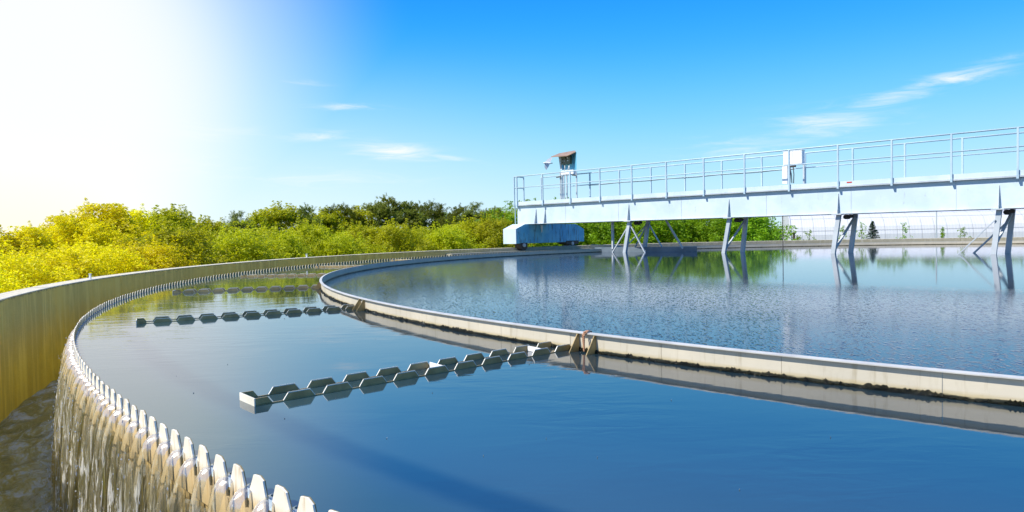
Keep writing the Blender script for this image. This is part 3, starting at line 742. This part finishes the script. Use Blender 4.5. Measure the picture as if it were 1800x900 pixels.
# central drum with ribs
drum = empty('feed_well', (CX + .35, CY - .45, 0)); tag(drum, 'dark ribbed round drum in the water at the right edge of the picture', 'drum')
MB().arc([(.5, -.5), (1.02, -.5), (1.02, .26), (.5, .26)], 0, TAU, 48, close=True, center=(0, 0)).build('drum_wall', M_rubber, drum)
for z in (.03, .14, .245): MB().arc([(1.022, z - .022), (1.06, z - .018), (1.06, z + .018), (1.022, z + .022)], 0, TAU, 48, close=True, center=(0, 0)).build('band', M_leg, drum)

# ------------------------------------------------------------------ gull
go = atD(962.5, 287, 23.0); gull = empty('gull', go); tag(gull, 'white gull flying with raised wings left of the control kiosk roof', 'bird')
gx, gz = right, up
def G(u, v, dd=0.0): return gx * u + gz * v + D_ * dd
bo = MB().tube([G(.125, .0), G(.10, .0), G(.05, .0, .02), G(-.02, .005, .02), G(-.08, .01, 0), G(-.115, .012, -.01), G(-.135, .012, -.01)], [.006, .022, .036, .042, .034, .024, .010], 10).build('body', M_gull, gull, True)
MB().tube([G(-.133, .012, -.01), G(-.165, .006, -.012)], [.008, .002], 6).build('beak', M_beak, gull)
MB().add([G(.10, .012), G(.16, .022), G(.165, -.012), G(.10, -.012), G(.10, .012, .012), G(.16, .022, .006), G(.165, -.012, .006), G(.10, -.012, .012)], [(0, 1, 2, 3), (7, 6, 5, 4), (0, 4, 5, 1), (1, 5, 6, 2), (2, 6, 7, 3), (3, 7, 4, 0)]).build('tail', M_gulld, gull)
def wing(s, tipu, tipv, dd):
    pr = [(-.09, .01, 0), (-.08 + tipu * .4, tipv * .55, dd * .5), (tipu, tipv, dd), (tipu + .03, tipv * .93, dd), (.06 + tipu * .5, tipv * .5, dd * .5), (.08, .0, 0)]
    b = MB(); b.add([G(*p) for p in pr] + [G(p[0], p[1], p[2] + .014 * (1 - abs(p[1]) / .3)) for p in pr], [tuple(range(6)), tuple(range(6, 12))[::-1]] + [(i, (i + 1) % 6, 6 + (i + 1) % 6, 6 + i) for i in range(6)])
    w_ = b.build('wing', M_gull, gull)
    return w_
wing(1, .13, .21, .02); wing(-1, -.05, -.21, .03)

# ------------------------------------------------------------------ white hall far behind
ho = empty('white_hall', (0, 0, Z_GROUND)); tag(ho, 'long low white hall with ribbed curved cladding beyond the far tank wall', 'building')
HD = 78.0
pL = atD(1391, 420, HD); pL.z = Z_GROUND; hx = Vector((1, -.30, 0)).normalized(); hy = Vector((-hx.y, hx.x, 0)); HL = 44.0
topz = atD(1450, 372.5, HD).z
H = topz - Z_GROUND
sec = [(0, 0), (.10, H * .30), (.40, H * .54), (1.0, H * .75), (2.0, H * .90), (3.6, H)]
def hpt(u, i, off=0.0):
    y, z = sec[i]; nx = (sec[min(i + 1, 5)][0] - sec[max(i - 1, 0)][0], sec[min(i + 1, 5)][1] - sec[max(i - 1, 0)][1]); l = math.hypot(*nx); 
    return hx * u + hy * (y - off * nx[1] / l) + Vector((0, 0, z + off * nx[0] / l)) + Vector((pL.x, pL.y, 0))
pw = 1.1; npan = int(HL / pw)
for i in range(npan):
    b = MB(); m = 9
    for j in range(m):
        u = i * pw + (pw - .02) * j / (m - 1); off = .006 if j % 2 else .0
        for kx in range(6): b.v.append(tuple(hpt(u, kx, off)))
    for j in range(m - 1):
        for kx in range(5): b.f.append((j * 6 + kx, (j + 1) * 6 + kx, (j + 1) * 6 + kx + 1, j * 6 + kx + 1))
    b.build('cladding_panel', M_hall, ho, fix=False)
MB().prism([(0, 0)] + [sec[i] for i in range(1, 6)] + [(12, H), (12, 0)], lambda y, z: Vector((pL.x, pL.y, 0)) + hx * .01 + hy * (y + .05) + Vector((0, 0, z - .04 if z > 0 else z)), lambda y, z: Vector((pL.x, pL.y, 0)) + hx * HL + hy * (y + .05) + Vector((0, 0, z - .04 if z > 0 else z))).build('hall_body', M_hall, ho)
for kx, zz in ((1, .44), (2, .80)):
    y = sec[kx][0] if kx > 1 else 0
    zc = H * .43 if kx == 1 else H * .80
    yy = .20 if kx == 1 else 1.26
    MB().box(Vector((pL.x, pL.y, 0)) + hx * HL / 2 + hy * (yy + .005) + Vector((0, 0, zc)), (HL / 2, .008, .014), (hx, hy, Vector((0, 0, 1)))).build('seam_strip', M_seam, ho)
MB().tube([hpt(-.05, kx, .05) for kx in range(6)], .07, 6).build('corner_trim', M_seam, ho)
pp = atD(1646, 420, 60); pp.z = Z_GROUND
o = MB().tube([(0, 0, 0), (0, 0, 4.2)], .045, 8).tube([(0, 0, 4.2), (0, 0, 4.25)], .06, 8).build('thin_pole', M_leg, loc=pp); tag(o, 'thin pale pole standing in front of the white hall, right half', 'pole')
pp = atD(1395.5, 420, 60); pp.z = Z_GROUND
o = MB().tube([(0, 0, 0), (0, 0, 1.35)], .10, 8).box((0, 0, 1.35), (.12, .12, .05)).build('bollard', M_dark, loc=pp); tag(o, 'short dark post at the left corner of the white hall', 'post')

# ------------------------------------------------------------------ trees
def leaf_quads(b, c, nrm, s, rn):
    t = nrm.orthogonal().normalized(); t = (Matrix.Rotation(rn.uniform(0, 6.28), 3, nrm) @ t); u = nrm.cross(t)
    L = s * rn.uniform(.7, 1.3); W = L * rn.uniform(.38, .6)
    b.add([c - t * L * .5, c + u * W * .5 + nrm * W * .12, c + t * L * .5, c - u * W * .5 + nrm * W * .12], [(0, 1, 2, 3)])
def rvec(rn):
    while True:
        v = Vector((rn.uniform(-1, 1), rn.uniform(-1, 1), rn.uniform(-1, 1)))
        if .05 < v.length < 1: return v.normalized()
def crown_broad(seed, nleaf=26000, leaf=.082, h=3.4, w=1.35, shoots=26, low=.0):
    """leaf crown of height h, half width w; base at z=low"""
    rn = random.Random(seed); b = MB(); lobes = []
    for i in range(34):
        z = rn.random() ** .85; rad = w * (math.sin(math.pi * min(1, (z * .86 + .10))) ** .6); a = rn.uniform(0, 6.28); rr = rad * rn.uniform(.25, .85)
        lobes.append((Vector((rr * math.cos(a), rr * math.sin(a), low + .12 * h + z * h * .72)), rn.uniform(.24, .46) * w * .85))
    lobes.append((Vector((0, 0, low + h * .8)), w * .35))
    subs = []
    for c, r in lobes:
        for _ in range(15): subs.append((c + rvec(rn) * r * rn.uniform(.7, 1.08), rn.uniform(.07, .15) * w, c))
    for _ in range(shoots):
        c, r = rn.choice(lobes); top = c + Vector((rn.uniform(-.3, .3) * r, rn.uniform(-.3, .3) * r, r))
        for kx in range(4): subs.append((top + Vector((rn.uniform(-.03, .03), rn.uniform(-.03, .03), kx * .08 * w - .06)), -.05 * w * (1.3 - kx * .22), top - Vector((0, 0, .4))))
    per = nleaf // len(subs)
    for c, r, o in subs:
        out = (c - o).normalized()
        for _ in range(per if r > 0 else per // 4):
            p = c + rvec(rn) * abs(r) * rn.uniform(.3, 1.0) ** .5
            n = (out * .7 + rvec(rn) * .9 + Vector((0, 0, .25))).normalized(); leaf_quads(b, p, n, leaf, rn)
    return b
def trunk(seed, h, r0, limbs=7, spread=.9):
    rn = random.Random(seed); b = MB()
    pts = [Vector((.04 * math.sin(i * 1.3 + seed), .04 * math.cos(i * 1.7 + seed), h * i / 7)) for i in range(8)]
    b.tube(pts, [r0 * (1 - .85 * i / 7) for i in range(8)], 8)
    for i in range(limbs):
        z = rn.uniform(.2, .8); a = rn.uniform(0, 6.28); p = pts[int(z * 7)]; L = spread * rn.uniform(.6, 1.0) * (1.2 - z)
        b.tube([p, p + Vector((math.cos(a) * L * .5, math.sin(a) * L * .5, L * .35)), p + Vector((math.cos(a) * L, math.sin(a) * L, L * .9))], [r0 * .45 * (1.1 - z), r0 * .3 * (1.1 - z), r0 * .08], 6)
    return b
def crown_pine(seed, h=3.6, w=1.3, tufts=1500, low=.2):
    rn = random.Random(seed); b = MB(); tips = []
    for i in range(60):
        z = rn.random() ** .8; a = rn.uniform(0, 6.28); rad = w * (1.0 - z ** 2.6) * rn.uniform(.25, 1.0) + .12
        tips.append(Vector((rad * math.cos(a), rad * math.sin(a), low + h * (.08 + .84 * z))))
    for i in range(tufts):
        c = rn.choice(tips); c = c + rvec(rn) * rn.uniform(0, .30) * w * .8; out = Vector((c.x, c.y, 0)); 
        d0 = (Vector((out.x * .5, out.y * .5, .9)) + rvec(rn) * .35).normalized(); L = rn.uniform(.10, .2)
        for kx in range(22):
            q = c + d0 * L * rn.random(); n = (d0 * .9 + rvec(rn)).normalized(); s = n.orthogonal().normalized(); ln = rn.uniform(.05, .10)
            b.add([q - s * .007, q + s * .007, q + s * .004 + n * ln, q - s * .004 + n * ln], [(0, 1, 2, 3)])
    return b
BM = {}
for key, mt in (('Y', M_leafY), ('YG', M_leafYG), ('G', M_leafG)):
    BM[key] = [(crown_broad(s * 11 + len(key)).mesh('crown', mt), fixed(trunk(s, 2.9, .07), 'trunk', M_bark)) for s in range(3)]
BM['P'] = [(crown_pine(s + 70).mesh('crown', M_needle), fixed(trunk(s + 5, 3.4, .08), 'trunk', M_bark)) for s in range(3)]
BM['B'] = [(crown_broad(s + 40, 23000, .074, 2.2, 1.5, 20, -.1).mesh('crown', M_leafYG), fixed(trunk(s + 9, 1.6, .05), 'trunk', M_bark)) for s in range(2)]
BM['BG'] = [(crown_broad(s + 50, 23000, .074, 2.2, 1.5, 20, -.1).mesh('crown', M_leafG), fixed(trunk(s + 9, 1.6, .05), 'trunk', M_bark)) for s in range(2)]
BM['BY'] = [(crown_broad(s + 60, 23000, .074, 2.2, 1.5, 20, -.1).mesh('crown', M_leafY), fixed(trunk(s + 9, 1.6, .05), 'trunk', M_bark)) for s in range(2)]
HT = {'Y': 3.35, 'YG': 3.35, 'G': 3.35, 'P': 3.75, 'B': 2.05, 'BG': 2.05, 'BY': 2.05}
def plant(kind, px, top, D, name, label, cat, group, wide=1.0, v=None):
    p = atD(px, top, D); z1 = p.z; p.z = Z_GROUND; s = (z1 - Z_GROUND) / HT[kind]
    cm, tm_ = BM[kind][(int(px) // 7 if v is None else v) % len(BM[kind])]
    o = empty(name, p, random.uniform(0, 6.28)); o.scale = (s * wide, s * wide, s)
    link('trunk', tm_, o); link('crown', cm, o); tag(o, label, cat, group)
    return o
back = [  # kind, px, top y, distance
    ('Y', -60, 418, 22), ('Y', 2, 400, 24), ('Y', 52, 392, 25), ('Y', 112, 372, 28), ('Y', 140, 377, 26), ('Y', 178, 351, 29), ('Y', 222, 362, 30), ('YG', 268, 366, 31),
    ('YG', 300, 364, 32), ('YG', 328, 380, 34), ('YG', 362, 385, 33), ('YG', 390, 388, 35), ('P', 418, 372, 36), ('YG', 448, 378, 36), ('YG', 488, 358, 37), ('P', 536, 362, 38),
    ('YG', 570, 368, 39), ('P', 592, 354, 40), ('YG', 622, 360, 41), ('P', 652, 350, 41), ('P', 682, 345, 42), ('P', 712, 356, 42), ('P', 738, 352, 43), ('P', 765, 354, 43), ('G', 785, 370, 46),
    ('P', 808, 362, 42), ('P', 836, 357, 42), ('P', 862, 360, 42), ('P', 886, 382, 41), ('YG', 904, 370, 50), ('YG', 925, 374, 52)]
ordw = ['first', 'second', 'third', 'fourth', 'fifth', 'sixth', 'seventh', 'eighth', 'ninth', 'tenth', 'eleventh', 'twelfth', 'thirteenth', 'fourteenth', 'fifteenth', 'sixteenth', 'seventeenth', 'eighteenth', 'nineteenth', 'twentieth', 'twenty-first', 'twenty-second']
cnt = {}
desc = {'Y': 'yellow leafy tree at the left of the tree line, %s yellow one from the left', 'YG': 'yellow-green broadleaf tree in the tree line, %s such from the left', 'G': 'fresh green tree between the pines, %s green one from the left', 'P': 'dark olive pine in the tree line, %s pine from the left'}
for kd, px, top, D in back:
    cnt[kd] = cnt.get(kd, 0) + 1
    plant(kd, px, top, D, 'pine_tree' if kd == 'P' else 'broadleaf_tree', desc[kd] % ordw[cnt[kd] - 1], 'tree', 'trees beyond the tank wall', wide=random.uniform(1.35, 1.7))
desc2 = {'BY': 'low yellow bush right behind the tank wall, %s from the left', 'B': 'low yellow-green bush right behind the tank wall, %s such from the left', 'BG': 'green bush seen under the bridge behind the far wall, %s from the left'}
front = []
for i, px in enumerate(range(-90, 300, 44)): front.append(('BY', px, 455 - px * .10 + random.uniform(-6, 5), 15 + (px + 90) * .018 + (i % 2) * 2.5))
for i, px in enumerate(range(322, 900, 46)): front.append(('B', px, 416 - (px - 322) * .028 + random.uniform(-14, 9), 23.5 + (px - 322) * .023 + (i % 2) * 2))
for i, px in enumerate(range(900, 1355, 42)): front.append(('BG', px, 374 + random.uniform(-3, 3) - (px - 900) * .005, 41 + (i % 2) * 3))
cnt = {}
for kd, px, top, D in front:
    cnt[kd] = cnt.get(kd, 0) + 1
    plant(kd, px, top, D, 'bush', desc2[kd] % ordw[cnt[kd] - 1], 'bush', 'bushes along the outside of the tank wall', wide=random.uniform(1.05, 1.6))
# low foliage filling between the left bushes, behind them
for i, px in enumerate(range(960, 1345, 62)):
    cnt['G'] = cnt.get('G', 0) + 1
    plant('G', px, 378 + (i % 3) * 2, 50, 'broadleaf_tree', 'fresh green tree behind the bridge girder, %s from the left' % ordw[i], 'tree', 'trees beyond the tank wall', wide=1.2)
for i, px in enumerate((1500, 1570, 1640, 1710, 1780, 1850)):
    D = 115; plant('G', px, 344, D, 'broadleaf_tree', 'green tree rising behind the white hall roof, %s from the left' % ordw[i], 'tree', 'trees behind the white hall', wide=2.0)
# a darker far wood mass beyond everything on the left, stuff
# saplings in front of the hall
def sapling(px, top, kind, label, D=42, wide=.5):
    rn = random.Random(int(px)); p = atD(px, top, D); h = p.z - Z_GROUND; p.z = Z_GROUND
    o = empty('sapling' if kind != 'S' else 'spruce_tree', p); tag(o, label, 'sapling' if kind != 'S' else 'tree')
    MB().tube([(0, 0, 0), (0, 0, h * .95)], [.025, .006], 6).build('trunk', M_bark, o)
    b = MB()
    if kind == 'S':
        for i in range(26):
            z = h * (.42 + .56 * i / 25); rr = wide * (1 - i / 26) ** .9 + .03
            for j in range(9):
                a = rn.uniform(0, 6.28); e = Vector((math.cos(a) * rr, math.sin(a) * rr, z - .05 * rr + rn.uniform(-.02, .02)))
                for q_ in range(9):
                    c = Vector((0, 0, z)).lerp(e, (q_ + 1) / 9); n = (rvec(rn) + Vector((0, 0, .6))).normalized(); leaf_quads(b, c, n, .07, rn)
        b.build('crown', M_spruce, o, fix=False)
    else:
        for i in range(26):
            z = h * rn.uniform(.52, 1.0); a = rn.uniform(0, 6.28); rr = wide * rn.uniform(.1, 1) * (1.25 - z / h) * 1.9
            c = Vector((math.cos(a) * rr, math.sin(a) * rr, z))
            for _ in range(12): leaf_quads(b, c + rvec(rn) * .06, rvec(rn), .07, rn)
        b.build('crown', M_leafG, o, fix=False)
sapling(1402, 411, 'L', 'tiny green shrub at the left corner of the white hall', wide=.22)
sapling(1423, 405, 'L', 'low leafy shrub left of the second pair of bridge legs, before the white hall', wide=.5)
sapling(1482, 397, 'L', 'thin leafy sapling seen between the bridge legs before the white hall', wide=.45)
sapling(1515, 392, 'L', 'slender green sapling just left of the small dark spruce', wide=.3)
sapling(1534, 388, 'S', 'small dark green spruce before the white hall', wide=.42)
sapling(1587, 391, 'L', 'bright green sapling standing alone right of the spruce', wide=.42)
sapling(1657, 399, 'L', 'very thin upright sapling beside the pale pole', wide=.1)
sapling(1695, 400, 'L', 'sparse twiggy sapling before the white hall, rightmost', wide=.4)

# ------------------------------------------------------------------ bits floating on the water
fl = MB(); rn = random.Random(3)
for px, py in [(258, 528), (225, 548), (500, 560), (660, 595), (310, 660), (340, 690), (500, 735), (680, 770), (850, 800), (1050, 803), (1180, 703), (1460, 768), (1300, 860), (930, 640), (590, 700), (400, 640), (960, 770), (760, 690)]:
    p = at(px, py, .003); s = rn.uniform(.0015, .0035) * (1 + p.length / 7); a = rn.uniform(0, 6.28); d1 = Vector((math.cos(a), math.sin(a), 0)); d2 = Vector((-d1.y, d1.x, 0))
    fl.add([p - d1 * s, p + d2 * s * .4, p + d1 * s * .8 + Vector((0, 0, .004)), p - d2 * s * .35, p - Vector((0, 0, .006))], [(0, 1, 2, 3), (0, 4, 1), (1, 4, 2), (2, 4, 3), (3, 4, 0)])
tag(fl.build('floating_debris', M_board), 'tiny dark leaves and flecks scattered over the still water', 'debris', kind='stuff')
